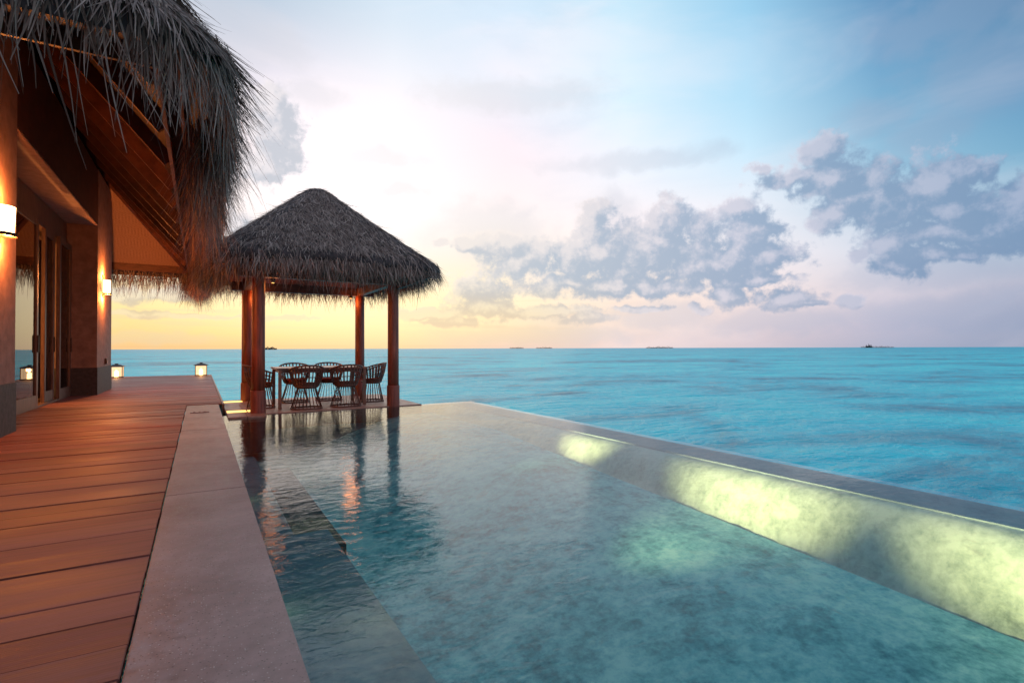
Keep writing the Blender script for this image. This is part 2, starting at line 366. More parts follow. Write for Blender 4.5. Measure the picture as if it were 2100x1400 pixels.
def pool_stone(name, stops, tile=None, scale=1.0):
    m, t, b = material(name)
    o = t.new('ShaderNodeTexCoord').outputs['Object']
    big = t.noise(o, 1.3*scale, 6, .60, .3); mid = t.noise(o, 6.5*scale, 9, .70, .2); fine = t.noise(o, 22, 4, .6)
    f = t.math('ADD', t.math('MULTIPLY', big, .42), t.math('ADD', t.math('MULTIPLY', mid, .50), t.math('MULTIPLY', fine, .20)))
    c = t.ramp(f, [(p, k+(1,)) for p, k in stops])
    rust = t.noise(t.vmath('ADD', o, (7, 3, 1)), 3.5*scale, 5, .6, .8)
    c = t.mix(t.smooth(rust, .62, .76, 0, .4), c, (.26,.22,.15,1))
    if tile:
        br = t.new('ShaderNodeTexBrick'); t.l.new(t.scale(o, tile), br.inputs['Vector']); br.offset = .5
        br.inputs['Scale'].default_value = 1; br.inputs['Mortar Size'].default_value = .012; br.inputs['Brick Width'].default_value = 1; br.inputs['Row Height'].default_value = .5
        br.inputs[1].default_value = (1,1,1,1); br.inputs[2].default_value = (.82,.86,.86,1); br.inputs[3].default_value = (.62,.68,.68,1)
        c = t.mix(.8, c, br.outputs[0], 'MULTIPLY')
    t.set(b.inputs['Base Color'], c); b.inputs['Roughness'].default_value = .7
    return m
M['pool_floor'] = pool_stone('green_pool_stone', [(.42, (.03,.16,.18)), (.50, (.11,.40,.40)), (.57, (.26,.64,.60)), (.66, (.52,.86,.74))], None)
M['pool_wall'] = pool_stone('pale_green_wall_stone', [(.40, (.20,.24,.17)), (.5, (.42,.46,.34)), (.62, (.66,.69,.53))], None, 1.2)
M['ledge'] = pool_stone('grey_ledge_stone', [(.38, (.07,.13,.145)), (.5, (.12,.22,.24)), (.62, (.20,.32,.33))], None)
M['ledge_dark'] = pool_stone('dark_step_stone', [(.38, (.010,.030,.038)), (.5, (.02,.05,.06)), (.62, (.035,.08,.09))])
M['wall_top'] = pool_stone('dark_weir_stone', [(.40, (.14,.18,.19)), (.5, (.23,.28,.28)), (.62, (.32,.38,.37))], None)

def water_surface():
    m = bpy.data.materials.new('pool_water'); m.use_nodes = True; t = NT(m.node_tree); t.n.clear()
    o = t.new('ShaderNodeTexCoord').outputs['Object']
    n1 = t.noise(t.scale(o, (1.0, 1.6, 1)), 6.5, 4, .55, .8)
    n2 = t.noise(t.scale(o, (1.0, 1.8, 1)), 22, 3, .5, .4)
    n3 = t.noise(o, 1.1, 3, .5)
    amp = t.smooth(t.noise(o, .45, 3, .5), .3, .7, .35, 1.0)
    h = t.math('ADD', t.math('MULTIPLY', n1, 1.0), t.math('ADD', t.math('MULTIPLY', n2, .16), t.math('MULTIPLY', n3, 1.5)))
    nb = t.bump(t.math('MULTIPLY', h, amp), .5, .012)
    fr = t.new('ShaderNodeFresnel'); fr.inputs[0].default_value = 1.33; t.l.new(nb, fr.inputs['Normal'])
    tr = t.new('ShaderNodeBsdfTransparent'); tr.inputs[0].default_value = (.78,.95,.965,1)
    gl = t.new('ShaderNodeBsdfGlossy'); gl.inputs['Roughness'].default_value = .02; t.l.new(nb, gl.inputs['Normal'])
    mx = t.new('ShaderNodeMixShader'); t.l.new(fr.outputs[0], mx.inputs[0]); t.l.new(tr.outputs[0], mx.inputs[1]); t.l.new(gl.outputs[0], mx.inputs[2])
    out = t.new('ShaderNodeOutputMaterial'); t.l.new(mx.outputs[0], out.inputs[0])
    return m
M['pool_water'] = water_surface()
def sea_mat():
    m = bpy.data.materials.new('sea_water'); m.use_nodes = True; t = NT(m.node_tree); t.n.clear()
    o = t.new('ShaderNodeTexCoord').outputs['Object']
    s1 = t.noise(t.scale(o, (.9, 1.2, 1)), .16, 4, .55, .5)
    sm = t.noise(t.scale(o, (.8, 1.5, 1)), .42, 4, .55, .4)
    s2 = t.noise(t.scale(o, (1.0, 1.5, 1)), 1.3, 5, .6, .5)
    s3 = t.noise(t.scale(o, (1.0, 1.5, 1)), 4.5, 4, .6, .4)
    h = t.math('ADD', t.math('ADD', t.math('MULTIPLY', s1, 6.0), t.math('MULTIPLY', sm, 3.0)), t.math('ADD', t.math('MULTIPLY', s2, 1.1), t.math('MULTIPLY', s3, .22)))
    nb = t.bump(h, 1.0, .42); soft = t.bump(h, 1.0, .15)
    reef = t.noise(t.scale(o, (1, 1.6, 1)), .03, 6, .6, .8)
    reef2 = t.noise(t.scale(o, (1, 1.4, 1)), .16, 5, .65, .6)
    f = t.math('ADD', t.math('MULTIPLY', reef, .6), t.math('MULTIPLY', reef2, .4))
    c = t.ramp(f, [(.37, (.0,.26,.38,1)), (.47, (.0,.74,.86,1)), (.58, (.02,.98,1.0,1))])
    ln = t.vmath('LENGTH', o)
    c = t.mix(t.smooth(ln, 90, 900), c, (.0,.66,.78,1))      # deeper water beyond the lagoon
    df = t.new('ShaderNodeBsdfDiffuse'); t.l.new(c, df.inputs[0]); t.l.new(soft, df.inputs['Normal'])
    gl = t.new('ShaderNodeBsdfGlossy'); gl.inputs['Roughness'].default_value = .16; t.l.new(nb, gl.inputs['Normal'])
    fr = t.new('ShaderNodeFresnel'); fr.inputs[0].default_value = 1.33; t.l.new(soft, fr.inputs['Normal'])
    # a rough sea never mirrors fully at grazing angles: wave fronts hide one another
    k = t.math('MINIMUM', fr.outputs[0], .38)
    mx = t.new('ShaderNodeMixShader'); t.l.new(k, mx.inputs[0]); t.l.new(df.outputs[0], mx.inputs[1]); t.l.new(gl.outputs[0], mx.inputs[2])
    out = t.new('ShaderNodeOutputMaterial'); t.l.new(mx.outputs[0], out.inputs[0])
    return m
M['sea'] = sea_mat()
def glass():
    m = bpy.data.materials.new('door_glass'); m.use_nodes = True; t = NT(m.node_tree); t.n.clear()
    fr = t.new('ShaderNodeFresnel'); fr.inputs[0].default_value = 1.9
    tr = t.new('ShaderNodeBsdfTransparent'); tr.inputs[0].default_value = (.75,.72,.68,1)
    gl = t.new('ShaderNodeBsdfGlossy'); gl.inputs['Roughness'].default_value = .01
    mx = t.new('ShaderNodeMixShader'); t.l.new(fr.outputs[0], mx.inputs[0]); t.l.new(tr.outputs[0], mx.inputs[1]); t.l.new(gl.outputs[0], mx.inputs[2])
    out = t.new('ShaderNodeOutputMaterial'); t.l.new(mx.outputs[0], out.inputs[0])
    return m
M['glass'] = glass()
def frosted():
    m, t, b = material('lantern_glass')
    e = t.new('ShaderNodeEmission'); e.inputs[0].default_value = (1,.62,.32,1); e.inputs[1].default_value = 1.4
    tr = t.new('ShaderNodeBsdfTransparent')
    mx = t.new('ShaderNodeMixShader'); mx.inputs[0].default_value = .45
    t.l.new(tr.outputs[0], mx.inputs[1]); t.l.new(e.outputs[0], mx.inputs[2])
    t.l.new(mx.outputs[0], t.n['Material Output'].inputs[0])
    return m
M['lantern_glass'] = frosted()

# ================================================================== SEA
mb = MB(); S = 30000
# graded rings so that the near water is its own fine sheet
mb.poly([(-S,-S,-1.6),(S,-S,-1.6),(S,S,-1.6),(-S,S,-1.6)])
tag(mb.build('sea', M['sea'], up=True), 'turquoise lagoon and open sea stretching to the horizon', 'sea', kind='structure')

# ================================================================== DECK
DX0 = -2.6
mb = MB(); y = -2.2; i = 0
while y < 23.6:
    pw = .222 + random.uniform(-.006, .006)
    x1 = -.208 if y < 10.95 else .345
    z = random.uniform(-.0035, .0025)
    mb.box(DX0, x1 + random.uniform(-.003, .002), y, y+pw-(.008 if i % 5 == 2 else .004), -.03+z, z, .0025)
    y += pw; i += 1
tag(mb.build('deck', M['deck']), 'reddish hardwood deck of wide boards running beside the villa', 'deck', kind='structure')
mb = MB()
mb.box(.351, .385, 10.95, 23.62, -.26, .004, .004)
mb.box(-6, .385, 23.625, 23.66, -.26, .004, .004)
for yy in np.arange(-2, 23.6, 1.6): mb.box(-2.6, -.23 if yy < 11 else .33, yy, yy+.08, -.24, -.045)
f_ = mb.build('deck_edge', M['frame']); tag(f_, 'timber edge board and joists round the deck', 'edge board', kind='structure')
mb = MB()
for xx in (-2.2, .15):
    for yy in (13.0, 17.0, 21.0): mb.lathe([(.14,-3.2),(.14,-.25)], 16, (xx, yy, 0))
tag(mb.build('deck_piles', M['pile']), 'concrete piles under the far deck', 'piles', kind='structure')

# ================================================================== POOL
PX0, PX1, WX1, PY0, PY1 = .285, 4.42, 4.94, -3.0, 9.95
WZ = -.12
mb = MB()
for a, b_ in ((-3.0, 1.0), (1.003, 4.3), (4.303, 7.6), (7.603, 10.95)):
    mb.box(-.2, .29, a, b_, -.115, 0.0, .005)
tag(mb.build('pool_coping', M['coping']), 'flat speckled grey stone coping slabs between deck and pool', 'coping', kind='structure')
mb = MB(); mb.box(-.19, .28, -3, 10.94, -2.6, -.12)
tag(mb.build('pool_side_wall', M['ledge']), 'stone side wall of the pool under the coping', 'pool wall', kind='structure')
# floor: rises gently towards the far end
def fz(y_, x_=4.0):
    f = max(0, min(1, (x_-1.2)/2.4)); f = f*f*(3-2*f)
    return -.85*(1-f) + (-.68 + .064*max(0, min(6.2, y_-1.0)))*f
nx, ny = 24, 40
V = []; F = []
for j in range(ny+1):
    yy = PY0 + (PY1-PY0)*j/ny
    for i in range(nx+1):
        xx = PX0-.01 + (PX1-.40-PX0+.01)*i/nx; V.append((xx, yy, fz(yy, xx)))
for j in range(ny):
    for i in range(nx): q = j*(nx+1)+i; F.append((q, q+1, q+nx+2, q+nx+1))
fl = mesh_np('pool_floor', V, F, M['pool_floor']); tag(fl, 'mottled green stone floor under the pool water', 'pool floor', kind='structure')
# sloping pale stone face rising from the lamp kerb to the weir, its edges slightly uneven
V = []; F = []; NS = 500; NR = 10
for j in range(NS+1):
    yy = PY0 + (PY1+.02-PY0)*j/NS
    w1 = .012*math.sin(yy*9.1)+.010*math.sin(yy*23.7+1)+.006*math.sin(yy*51); w2 = .003*math.sin(yy*7.3+2)+.003*math.sin(yy*19.9)
    zb = fz(yy)
    for (xx, zz_) in ((PX1-.42+w1, zb-.05), (PX1-.40+w1, zb-.03), (PX1-.38+w1, zb-.015), (PX1-.355+w1, zb+.0)): V.append((xx, yy, zz_))
    for q in range(1, NR+1):
        f_ = q/NR; V.append((PX1-.355 + w1*(1-f_) + w2*f_ + (.375)*f_, yy, zb + (WZ-.035-zb)*(1-(1-f_)**2.3)))
NC = 4+NR
for j in range(NS):
    for i in range(NC-1): q = j*NC+i; F.append((q, q+1, q+NC+1, q+NC))
tr = mesh_np('pool_slope', V, F, M['pool_wall']); tr.data.materials.append(M['pool_floor'])
for i_, p_ in enumerate(tr.data.polygons): p_.material_index = 1 if i_ % (NC-1) < 2 else 0
tag(tr, 'pale stone underwater slope lit yellow along the sea side of the pool', 'pool slope', kind='structure')
# submerged ledge and steps along the coping
mb = MB(); mb.box(PX0, .84, PY0, 4.15, -1.0, -.36, .008)
tag(mb.build('pool_ledge', M['ledge']), 'grey submerged stone ledge along the coping', 'pool ledge', kind='structure')
st = empty('pool_steps', (0,0,0)); tag(st, 'dark submerged steps below the coping beside the ledge', 'steps')
mb = MB(); mb.box(PX0, .60, 4.16, 7.4, -1.0, -.36, .01); mb.build('step', M['ledge'], st)
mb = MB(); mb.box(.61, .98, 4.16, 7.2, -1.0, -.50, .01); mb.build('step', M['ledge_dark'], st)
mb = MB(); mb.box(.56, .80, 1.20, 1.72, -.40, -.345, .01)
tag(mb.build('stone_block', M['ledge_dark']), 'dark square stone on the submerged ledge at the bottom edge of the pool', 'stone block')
# infinity wall
iw = empty('infinity_wall', (0,0,0)); tag(iw, 'dark stone infinity wall along the sea side of the pool', 'wall')
mb = MB(); mb.box(PX1+.012, WX1-.005, PY0, PY1+.05, -2.6, WZ-.022, .012); mb.build('wall_top', M['wall_top'], iw)
mb = MB(); mb.box(PX0, WX1-.005, PY1+.002, PY1+.13, -2.6, WZ-.02); tag(mb.build('pool_end_wall', M['wall_top']), 'dark stone end wall of the pool below the dining terrace', 'wall')
mb = MB()
V = []; F = []
mb.poly([(PX0-.0,PY0,WZ),(WX1,PY0,WZ),(WX1,PY1+.10,WZ),(PX0,PY1+.10,WZ)])
tag(mb.build('pool_water', M['pool_water'], up=True), 'still clear pool water with fine ripples', 'pool water', kind='structure')
# underwater lamps in the side wall below the coping, shining across the pool on to the slope
for k, (yy, en, sp_) in enumerate(((5.3, 3400, 24), (2.95, 2200, 36), (.95, 1800, 36))):
    L = empty('pool_lamp', (PX0+.0, yy, -.25))
    tag(L, ('underwater lamp under the coping beside the dark steps', 'underwater lamp under the coping at the middle of the ledge', 'underwater lamp under the coping at the near end of the ledge')[k], 'pool lamp', 'underwater lamps below the coping')
    mb = MB(); mb.lathe([(.075,0),(.075,.012),(.06,.02)], 24); b_ = mb.build('lamp_body', M['metal'], L); b_.rotation_euler = (0, R(90), 0)
    mb = MB(); mb.lathe([(.055,.0205),(.055,.024)], 24); b_ = mb.build('lens', M['poolglow'], L); b_.rotation_euler = (0, R(90), 0)
    ld = bpy.data.lights.new('pool_lamp_light', 'SPOT'); ld.energy = en; ld.color = (1.0, .84, .42); ld.spot_size = R(sp_); ld.spot_blend = 1.0; ld.shadow_soft_size = .04
    lo = bpy.data.objects.new('pool_lamp_light', ld); col.objects.link(lo); lo.parent = L; lo.location = (.06, 0, 0)
    lo.rotation_euler = Vector((-1, 0, -.135)).to_track_quat('Z', 'Y').to_euler()

# skimmer lid in the coping
sk = empty('skimmer_lid', (-.005, 9.75, 0)); tag(sk, 'small pale skimmer lid set into the far end of the coping', 'skimmer lid')
mb = MB(); mb.box(-.13, .13, -.13, .13, .001, .010, .003); mb.build('lid', M['coping'], sk)
for q in (-.07, 0, .07):
    mb = MB(); mb.box(q-.016, q+.016, -.09, -.06, .0105, .014, .002); mb.build('finger_hole', M['skirt'], sk)

# ================================================================== TERRACE AND STEP
TZ = -.105
mb = MB(); mb.box(.96, 3.80, 9.93, 12.75, TZ-.28, TZ, .006)
tag(mb.build('terrace', M['terrace']), 'warm stone dining terrace at the end of the pool', 'terrace', kind='structure')
mb = MB()
for xx in (1.2, 3.5):
    for yy in (10.4, 12.4): mb.lathe([(.16,-3.2),(.16,TZ-.28)], 16, (xx, yy, 0))
tag(mb.build('terrace_piles', M['pile']), 'concrete piles under the dining terrace', 'piles', kind='structure')
sp = empty('stepping_platform', (0,0,0)); tag(sp, 'low stone landing with glowing strips between deck and dining terrace', 'landing')
mb = MB()
for (a, b_, c, d) in ((.392,.665,9.55,10.62),(.671,.952,9.55,10.62),(.392,.665,10.626,11.7),(.671,.952,10.626,11.7),(.392,.952,11.706,12.75)):
    mb.box(a, b_, c, d, TZ-.09, TZ+.012, .005)
mb.build('paving_slab', M['terrace'], sp)
mb = MB(); mb.box(.392, .952, 9.60, 12.7, TZ-.6, TZ-.092); mb.build('base', M['skirt'], sp)
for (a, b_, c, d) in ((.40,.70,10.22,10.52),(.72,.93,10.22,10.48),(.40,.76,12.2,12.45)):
    mb = MB(); mb.box(a, b_, c, d, TZ+.0125, TZ+.018); mb.build('glow_strip', M['strip'], sp)  # flat emissive strips laid just above the slabs

# ================================================================== DINING PAVILION
CX, CY = 2.05, 11.25
pv = empty('thatched_pavilion', (0,0,0)); tag(pv, 'open thatched dining pavilion on four red timber posts at the pool end', 'pavilion')
PXa, PXb, PYa, PYb = .86, 3.24, 10.0, 12.5
for (px, py) in ((PXa,PYa),(PXb,PYa),(PXa,PYb),(PXb,PYb)):
    mb = MB(); mb.lathe([(.108,TZ+.38),(.106,1.0),(.104,2.0),(.103,2.5)], 28, (px,py,0)); po = mb.build('post', M['post'], pv, True)
    mb = MB(); mb.lathe([(.122,-.35 if py < 11 else TZ),(.122,TZ+.385),(.112,TZ+.395)], 28, (px,py,0)); mb.build('post_sleeve', M['post_base'], po, False)
mb = MB(); mb.box(PXa-.30, PXb+.30, PYa-.07, PYa+.07, 2.24, 2.42, .008); mb.build('beam', M['beam'], pv)
mb = MB(); mb.box(PXa-.30, PXb+.30, PYb-.07, PYb+.07, 2.24, 2.42, .008); mb.build('beam', M['beam'], pv)
mb = MB(); mb.box(PXa-.07, PXa+.07, PYa+.072, PYb-.072, 2.243, 2.417, .008); mb.build('beam', M['beam'], pv)
mb = MB(); mb.box(PXb-.07, PXb+.07, PYa+.072, PYb-.072, 2.243, 2.417, .008); mb.build('beam', M['beam'], pv)
mb = MB(); mb.beam((PXb+.05,PYa-.05,2.2),(PXb+.62,PYa-.60,2.44),.07,.10); mb.build('brace', M['beam'], pv)
# thatch: rounded square rings
PROF = [(.02,4.262),(.09,4.256),(.17,4.225),(.27,4.145),(.40,4.03),(.60,3.85),(.80,3.67),(1.0,3.49),(1.25,3.27),(1.5,3.04),(1.72,2.84),(1.90,2.69),(2.01,2.57),(2.01,2.49),(1.90,2.43)]
def ring_pt(s_, a):
    """point on a rounded square of half size s_ at angle a"""
    n_ = 2.3 + 9*min(1, s_/1.9)**1.2
    c, d = math.cos(a), math.sin(a)
    r = (abs(c)**n_ + abs(d)**n_)**(-1/n_)
    return s_*r*c, s_*r*d
NA = 96
V = []; F = []
for s_, z in PROF:
    for k in range(NA):
        x, y = ring_pt(s_, 2*math.pi*k/NA); sag = -.03*math.cos(4*2*math.pi*k/NA)*(s_/1.9)**2
        V.append((CX+x, CY+y, z - sag + .0*random.random()))
for j in range(len(PROF)-1):
    for k in range(NA): F.append((j*NA+k, j*NA+(k+1)%NA, (j+1)*NA+(k+1)%NA, (j+1)*NA+k))
roof = mesh_np('thatch_roof', V, F, M['thatch_base'], pv, True)
tp = MB(); tp.lathe([(.04,4.268),(.001,4.272)], 24, (CX,CY,0)); tp.build('roof_cap', M['thatch_base'], roof)
# underside boards
mb = MB()
U = [(CX-1.8,CY-1.8),(CX+1.8,CY-1.8),(CX+1.8,CY+1.8),(CX-1.8,CY+1.8)]
for k in range(4):
    a, b_ = U[k], U[(k+1)%4]
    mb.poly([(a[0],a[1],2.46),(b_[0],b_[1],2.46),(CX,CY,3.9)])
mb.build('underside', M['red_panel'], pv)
for k in range(4):
    mb = MB(); mb.beam((U[k][0],U[k][1],2.44),(CX,CY,3.86),.08,.10); mb.build('rafter', M['beam'], pv)
for k in range(4):
    a, b_ = U[k], U[(k+1)%4]; m_ = ((a[0]+b_[0])/2,(a[1]+b_[1])/2)
    mb = MB(); mb.beam((m_[0],m_[1],2.44),(CX,CY,3.84),.06,.09); mb.build('rafter', M['beam'], pv)
ss = np.array([p[0] for p in PROF]); zz = np.array([p[1] for p in PROF])
def roof_straw(N, smin, smax, Lr, Wr, lift, ang=.35):
    s_ = np.sqrt(rng.uniform(smin**2, smax**2, N)); a = rng.uniform(0, 2*math.pi, N)
    P = np.zeros((N,3)); D = np.zeros((N,3)); S_ = np.zeros((N,3))
    for i in range(N):
        x, y = ring_pt(s_[i], a[i]); x2, y2 = ring_pt(s_[i]+.06, a[i])
        z = np.interp(s_[i], ss[:13], zz[:13]); z2 = np.interp(min(s_[i]+.06, 1.92), ss[:13], zz[:13])
        sag = .03*math.cos(4*a[i])*(s_[i]/1.9)**2
        # outward of the nearest side, so that straws run straight down each slope
        big = max(abs(x), abs(y)); ox = np.sign(x)*(abs(x)/big)**3; oy = np.sign(y)*(abs(y)/big)**3
        o_ = np.array([ox, oy]); o_ /= np.linalg.norm(o_)
        sl = (z2-z)/max(.06, 1e-3)
        d = np.array([o_[0], o_[1], sl if sl < 0 else -.5])
        d /= np.linalg.norm(d)
        nrm = np.array([o_[0]*.7, o_[1]*.7, .7])
        t_ = np.cross(d, nrm); t_ /= np.linalg.norm(t_)
        th = rng.normal(0, ang); d = d*math.cos(th) + t_*math.sin(th) + nrm*rng.uniform(*lift)
        d /= np.linalg.norm(d)
        P[i] = (CX+x, CY+y, z+sag+.004); D[i] = d; S_[i] = t_*math.cos(th) - d*math.sin(th)*0 + nrm*rng.normal(0,.35)
    L_ = rng.uniform(*Lr, N); W_ = rng.uniform(*Wr, N)
    return ribbons(P, D, L_, W_, S_, droop=.10, seg=2, wob=.03)
def eave_straw(N, srange, zr, Lr, Wr, out, droop, cx, cy, ring):
    a = rng.uniform(0, 2*math.pi, N); P = np.zeros((N,3)); D = np.zeros((N,3)); S_ = np.zeros((N,3))
    for i in range(N):
        s_ = rng.uniform(*srange); x, y = ring(s_, a[i])
        big = max(abs(x), abs(y)); ox = np.sign(x)*(abs(x)/big)**6; oy = np.sign(y)*(abs(y)/big)**6
        o_ = np.array([ox, oy, 0]); o_ /= np.linalg.norm(o_); t_ = np.array([-o_[1], o_[0], 0])
        k = rng.uniform(*out)
        d = o_*k + t_*rng.normal(0,.22) + np.array([0,0,-1.0]); d /= np.linalg.norm(d)
        P[i] = (cx+x, cy+y, rng.uniform(*zr)); D[i] = d; S_[i] = t_ + o_*rng.normal(0,.6)
    L_ = rng.uniform(*Lr, N)*(.75+.25*np.sin(a*23)*np.sin(a*61)); W_ = rng.uniform(*Wr, N)
    return ribbons(P, D, L_, W_, S_, droop=droop, seg=3, wob=.06)
V, F = merge([roof_straw(17000, .03, 1.88, (.14,.32), (.007,.017), (.02,.22)), roof_straw(1500, .3, 1.88, (.25,.4), (.006,.012), (.15,.4), .7)])
mesh_np('straw_cover', V, F, M['thatch'], roof)
V, F = merge([eave_straw(7500, (1.86,1.99), (2.46,2.64), (.22,.42), (.006,.014), (.25,1.0), .15, CX, CY, ring_pt),
              eave_straw(3200, (1.62,1.86), (2.40,2.50), (.25,.52), (.006,.012), (-.1,.25), .1, CX, CY, ring_pt)])
mesh_np('eave_fringe', V, F, M['thatch'], roof)
# small lamps fixed under the beams
def spot_point(parent, loc, en, colr, r=.03):
    ld = bpy.data.lights.new('fixture_light', 'POINT'); ld.energy = en; ld.color = colr; ld.shadow_soft_size = r
    lo = bpy.data.objects.new('fixture_light', ld); col.objects.link(lo); lo.parent = parent; lo.location = loc
    return lo
for k, (x, y, e_, lb) in enumerate(((PXa+.24, PYb-.12, 8, 'small brass downlight beside the back left pavilion post'), (PXb-.24, PYb-.12, 8, 'small brass downlight beside the back right pavilion post'), (PXa+.24, PYa+.13, 4, 'small brass downlight beside the front left pavilion post'))):
    dl = empty('downlight', (x, y, 2.24)); tag(dl, lb, 'downlight', 'downlights under the pavilion beams')
    mb = MB(); mb.lathe([(.03,-.07),(.035,-.06),(.035,0.0)], 16); mb.build('housing', M['metal'], dl)
    mb = MB(); mb.lathe([(.024,-.074),(.024,-.0705)], 16); mb.build('lens', M['strip'], dl)
    spot_point(dl, (0, 0, -.13), e_, (1.0, .30, .06), .15)

# ================================================================== DINING TABLE AND CHAIRS
tb = empty('dining_table', (2.04, 10.98, TZ)); tag(tb, 'rectangular timber dining table between six cane chairs', 'table')
mb = MB(); mb.box(-.83, .83, -.52, .52, .715, .75, .006); mb.build('table_top', M['table'], tb)
mb = MB(); mb.box(-.76, .76, -.45, .45, .655, .713, .004); mb.build('apron', M['table'], tb)
for sx in (-1, 1):
    for sy in (-1, 1):
        mb = MB(); mb.box(sx*.775-.028, sx*.775+.028, sy*.475-.028, sy*.475+.028, 0, .714, .004); mb.build('leg', M['table'], tb)
def make_chair():
    t = empty('cane_armchair')
    def rim(a, s=1.0):
        # a = 0 at the back (-y); rim drops towards the front arms
        f = (1+math.cos(a))/2
        z = .60 + .20*f**.8
        rx = .295 + .01*f; ry = .275 + .03*f
        return Vector((rx*math.sin(a)*s, -ry*math.cos(a)*s, z))
    def low(a): return Vector((.215*math.sin(a), -.205*math.cos(a), .415))
    A0 = 2.25
    mb = MB()
    pts = [rim(-A0 + 2*A0*k/40) for k in range(41)]
    # the arms sweep down to the seat front
    front = [low(A0)*1.0 + Vector((.02,.02,.0)), low(A0)*.4 + rim(A0)*.6 + Vector((.01,.01,0))]
    left = [Vector((-p.x, p.y, p.z)) for p in front]
    mb.tube([left[0], left[1]] + pts + [front[1], front[0]], .016, 8); mb.build('top_rail', M['wicker'], t, True)
    mb = MB()
    for fr_ in (.30, .56):
        q = [low(-A0 + 2*A0*k/36)*fr_ + rim(-A0 + 2*A0*k/36)*(1-fr_) + Vector((0,-.01*math.cos(-A0+2*A0*k/36),0)) for k in range(37)]
        mb.tube(q, .009, 6)
    mb.build('hoop', M['wicker'], t, True)
    mb = MB()
    for k in range(21):
        a = -A0 + 2*A0*k/20; p, q = low(a), rim(a); d = Vector((math.sin(a), -math.cos(a), 0)); up = (q-p).normalized()
        tng = Vector((math.cos(a), math.sin(a), 0))
        wd = .010 if k % 2 else .014
        m_ = p*.5 + q*.5 + d*.014
        for (u0, u1) in ((p, m_), (m_, q)):
            vs = [u0-tng*wd, u0+tng*wd, u1+tng*wd, u1-tng*wd]
            b2 = [v + d*.007 for v in vs]
            A_ = [mb.bm.verts.new(v) for v in vs]; B_ = [mb.bm.verts.new(v) for v in b2]
            mb.bm.faces.new(A_); mb.bm.faces.new(B_[::-1])
            for i in range(4): mb.bm.faces.new((A_[i], B_[i], B_[(i+1)%4], A_[(i+1)%4]))
    # solid woven band low on the shell
    n_ = 36
    for k in range(n_):
        a, b2 = -A0 + 2*A0*k/n_, -A0 + 2*A0*(k+1)/n_
        q = [low(a), low(b2), low(b2)*.80+rim(b2)*.20, low(a)*.80+rim(a)*.20]
        mb.bm.faces.new([mb.bm.verts.new(v) for v in q])
    mb.build('backrest', M['wicker'], t)
    mb = MB(); mb.lathe([(.16,.375),(.205,.395),(.217,.42),(.20,.432)], 32); mb.build('seat', M['wicker'], t, True)
    mb = MB(); mb.lathe([(.185,.433),(.195,.445),(.195,.468),(.17,.480)], 28); mb.build('cushion', M['cushion'], t, True)
    mb = MB()
    def foot(a, r=1.0):
        n_ = 3.2; c, s_ = math.cos(a), math.sin(a); k_ = (abs(c)**n_+abs(s_)**n_)**(-1/n_)
        return Vector((.265*k_*c*r, .235*k_*s_*r, .014))
    for k in range(26):
        a = 2*math.pi*k/26
        mb.tube([Vector((.165*math.cos(a), .165*math.sin(a), .385)), foot(a)], .0055, 6)
    mb.build('leg_rods', M['wicker'], t, True)
    mb = MB(); mb.tube([foot(2*math.pi*k/48) for k in range(48)], .013, 8, True); mb.build('foot_ring', M['wicker'], t, True)
    return t
def copy_thing(src):
    c = src.copy(); col.objects.link(c)
    for ch in [o for o in bpy.data.objects if o.parent == src]:
        d = ch.copy(); col.objects.link(d); d.parent = c
    return c
proto = make_chair()
CH = [((1.70,10.33), 0, 'cane armchair in front of the table on the left, its back to the pool'),
      ((2.42,10.37), 6, 'cane armchair in front of the table on the right, red cushion showing'),
      ((1.70,11.72), 180, 'cane armchair behind the table on the left, facing the pool'),
      ((2.40,11.80), 176, 'cane armchair behind the table on the right, facing the pool'),
      ((3.12,11.08), 82, 'cane armchair at the right end of the table'),
      ((.99,10.95), -90, 'cane armchair at the left end of the table, half hidden by the front post')]
for k, ((x, y), rz, lb) in enumerate(CH):
    c = proto if k == 0 else copy_thing(proto)
    c.location = (x, y, TZ); c.rotation_euler = (0, 0, R(rz))
    tag(c, lb, 'armchair', 'cane armchairs round the dining table')

# ================================================================== VILLA
vl = empty('villa', (0,0,0)); tag(vl, 'villa with sand coloured piers, glass doors and a huge overhanging thatched roof', 'villa')
def wall(x0, x1, y0, y1, z0, z1, nm='wall', m_='plaster'):
    mb = MB(); mb.box(x0, x1, y0, y1, z0, z1, .008); return mb.build(nm, M[m_], vl)
FX = -1.96; DXX = -2.43
p1 = wall(-3.2, FX, -2.0, 8.69, -.2, 5.0, 'pier')
p2_ = wall(-3.2, FX, 14.65, 16.8, -.2, 5.0, 'pier')
for (a, b_) in ((-2.0, 8.70), (14.64, 16.81)):
    mb = MB(); mb.box(-3.21, FX+.012, a, b_, -.19, .60, .004); mb.build('skirting', M['skirt'], p1 if a < 0 else p2_)
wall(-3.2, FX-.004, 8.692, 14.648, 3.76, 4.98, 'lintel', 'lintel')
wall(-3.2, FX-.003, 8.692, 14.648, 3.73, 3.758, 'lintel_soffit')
wall(-3.0, DXX-.06, 8.692, 14.648, 3.25, 3.728, 'door_header', 'frame')
# back of the house
wall(-9.0, -3.21, 16.6, 16.79, -.2, 4.9); wall(-9.0, -8.8, -2, 16.59, -.2, 4.9, 'wall', 'interior'); wall(-8.79, -3.21, -2.0, -1.8, -.2, 4.9, 'wall', 'interior')
wall(-8.79, -3.21, -1.79, 16.59, -.2, -.02, 'floor_slab', 'frame'); wall(-8.79, -3.21, -1.79, 16.59, 4.5, 4.6, 'ceiling_slab', 'interior')
wall(-3.205, -2.62, 8.70, 14.64, -.2, -.005, 'threshold', 'frame')
